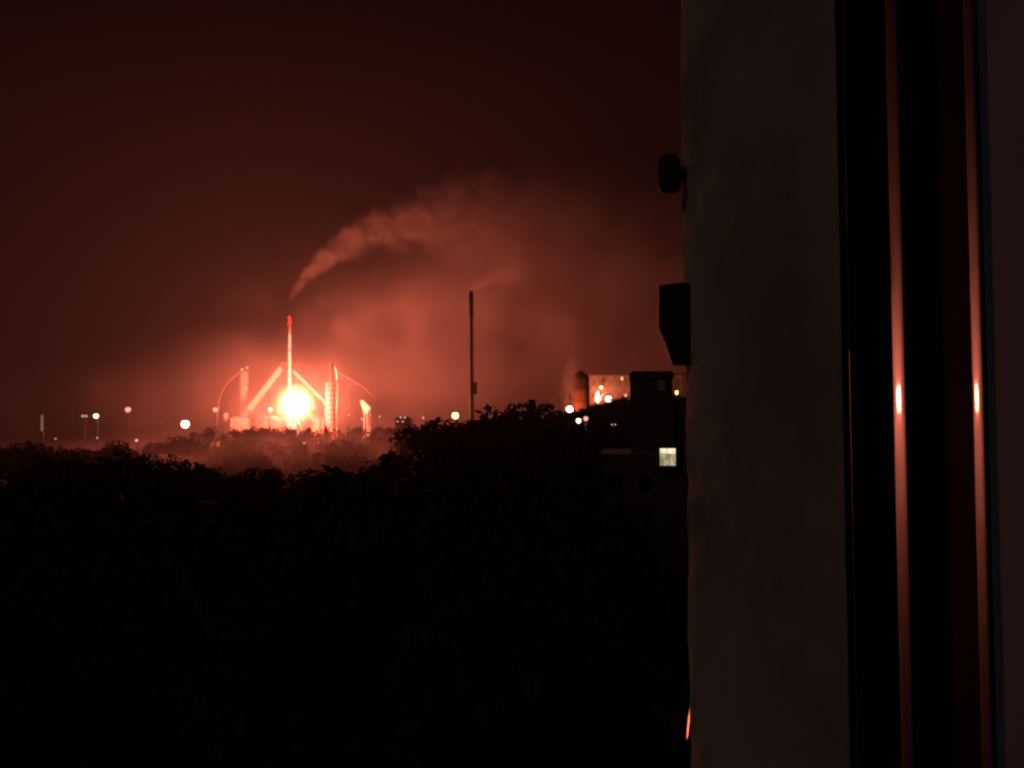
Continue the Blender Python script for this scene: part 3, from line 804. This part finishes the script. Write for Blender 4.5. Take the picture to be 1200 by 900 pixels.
# ================================================================ SMOKE AND HAZE
def plume(name, start, Hh, Lh, length, r0, k, dens, nscale, label, end_fade=.6, g=.2, amp=1.0, col=(.9, .86, .84), yaw=0.0, dil=1.0, lead=5.0):
    m, t, v = vol_base(name + '_smoke', col, g, .22)
    co, X, Y, Z = xyz(t)
    Xc = X.max(0.0)
    ex = (Xc * (-1.0 / Lh)).exp(); hh = (ex * -Hh) + Hh; sl_ = ex * (Hh / Lh)
    n1 = vnoise(t, co, nscale, 5, .6)
    wob = (n1 - .5)
    c_ = E(t, (sl_ * sl_ + 1.0).sqrt().s)
    rad = Xc * k + r0
    dz = (Z - hh) / c_
    dd = (dz * dz + Y * Y).sqrt() / rad + wob * amp
    fall = dd.smooth(.15, .95, 1.0, 0.0)
    n2 = vnoise(t, co, nscale * 2.2, 5, .4).smooth(.34, .66, .12, 1.0)
    fade = X.smooth(length * (1 - end_fade), length, 1.0, 0.0) * X.smooth(-r0, r0 * lead, 0.0, 1.0)
    dilute = (rad / r0).op('POWER', -dil)
    t.links.new((fall * n2 * fade * dilute * dens).s, v.inputs['Density'])
    mb = MB(); pts, rads = [], []
    N_ = 26
    for i in range(N_ + 1):
        x = -r0 * 1.0 + (length + r0) * (i / N_) ** 1.6; xx = max(0, x)
        pts.append(Vector((x, 0, Hh * (1 - math.exp(-xx / Lh)) - (0 if x >= 0 else -x * 1.2))))
        rads.append((r0 + k * xx) * 1.2)
    mb.tube(pts, rads, 14)
    o = mb.build(name, m); o.location = start; o.rotation_euler = (0, 0, yaw)
    props(o, label, 'smoke', kind='stuff')
    return o
s = 960 / F
plume('smoke_plume', P(338, 353, 960), 100 * s, 58 * s, 330 * s, 4.6 * s, .275, .17, .036, 'pale smoke plume curling up from the slender stack to the right', end_fade=.55, dil=.75, amp=1.3)
s = 690 / F
plume('steam_puff', P(553, 341, 690), 20 * s, 16 * s, 60 * s, 3.2 * s, .3, .5, .07, 'small pale puff of steam leaving the tall dark chimney', end_fade=.75, lead=.4, dil=.6)
s = 700 / F
def drift(name, c, size, dens, nscale, label, rot=0.0, col=(.9, .85, .82), g=.2):
    """a soft bank of smoke: an ellipsoid whose density fades to nothing at its skin"""
    m, t, v = vol_base(name + '_smoke', col, g, 1.3)
    co, X, Y, Z = xyz(t)
    q = ((X / size[0]) * (X / size[0]) + (Y / size[1]) * (Y / size[1]) + (Z / size[2]) * (Z / size[2])).sqrt()
    n1 = vnoise(t, co, nscale, 5, .5)
    fall = (q + (n1 - .5) * .9).smooth(.1, .85, 1.0, 0.0) * q.smooth(.7, 1.0, 1.0, 0.0)
    n2 = vnoise(t, co, nscale * 2.0, 4, .3).smooth(.3, .7, .12, 1.0)
    t.links.new((fall * n2 * dens).s, v.inputs['Density'])
    o = MB().ball((0, 0, 0), 1.0, 20, 12, size).build(name, m, None, True); o.location = c; o.rotation_euler = (0, rot, 0)
    return props(o, label, 'smoke', kind='stuff')
s = 960 / F
drift('smoke_bank', P(425, 378, 960), (105 * s, 60, 55 * s), .0095, .02, 'soft bright bank of smoke above and right of the fireball')
s = 930 / F
drift('smoke_veil', P(700, 372, 930), (400 * s, 210, 205 * s), .0085, .010, 'broad veil of red lit smoke between the tall chimney and the wall')
s = 1150 / F
drift('smoke_layer', P(640, 362, 1150), (520 * s, 230, 172 * s), .013, .0085, 'wide dim layer of red lit smoke hanging over the works')
q_ = P(400, 480, 960); s = 960 / F
drift('low_smoke', Vector((q_.x, q_.y, 40)), (560 * s, 200, 105), .0028, .009, 'long low bank of smoke along the whole skyline')
s = 430 / F
q_ = P(352, 525, 400)
drift('ground_mist', Vector((q_.x, q_.y, 5)), (310 * s, 290, 20), .0036, .02, 'red lit mist lying on the ground in front of the fireball', g=.6)
s = 670 / F
drift('glowing_mist', P(716, 456, 672), (44 * s, 14, 24 * s), .035, .05, 'orange lit mist in front of the factory hall')
s = 660 / F
drift('steam_column', P(668, 446, 632), (15 * s, 9, 44 * s), .15, .14, 'glowing steam rising along the left of the dark silo', rot=R(8))

hz = MB().box((0, 2850, 176), (8600, 6100, 356))
m, t, v = vol_base('haze_air', (.92, .90, .88), .25)
v.inputs['Density'].default_value = .00011
ho = hz.build('haze', m); props(ho, kind='stuff')
ho['label'] = 'thin red lit haze over the whole view'
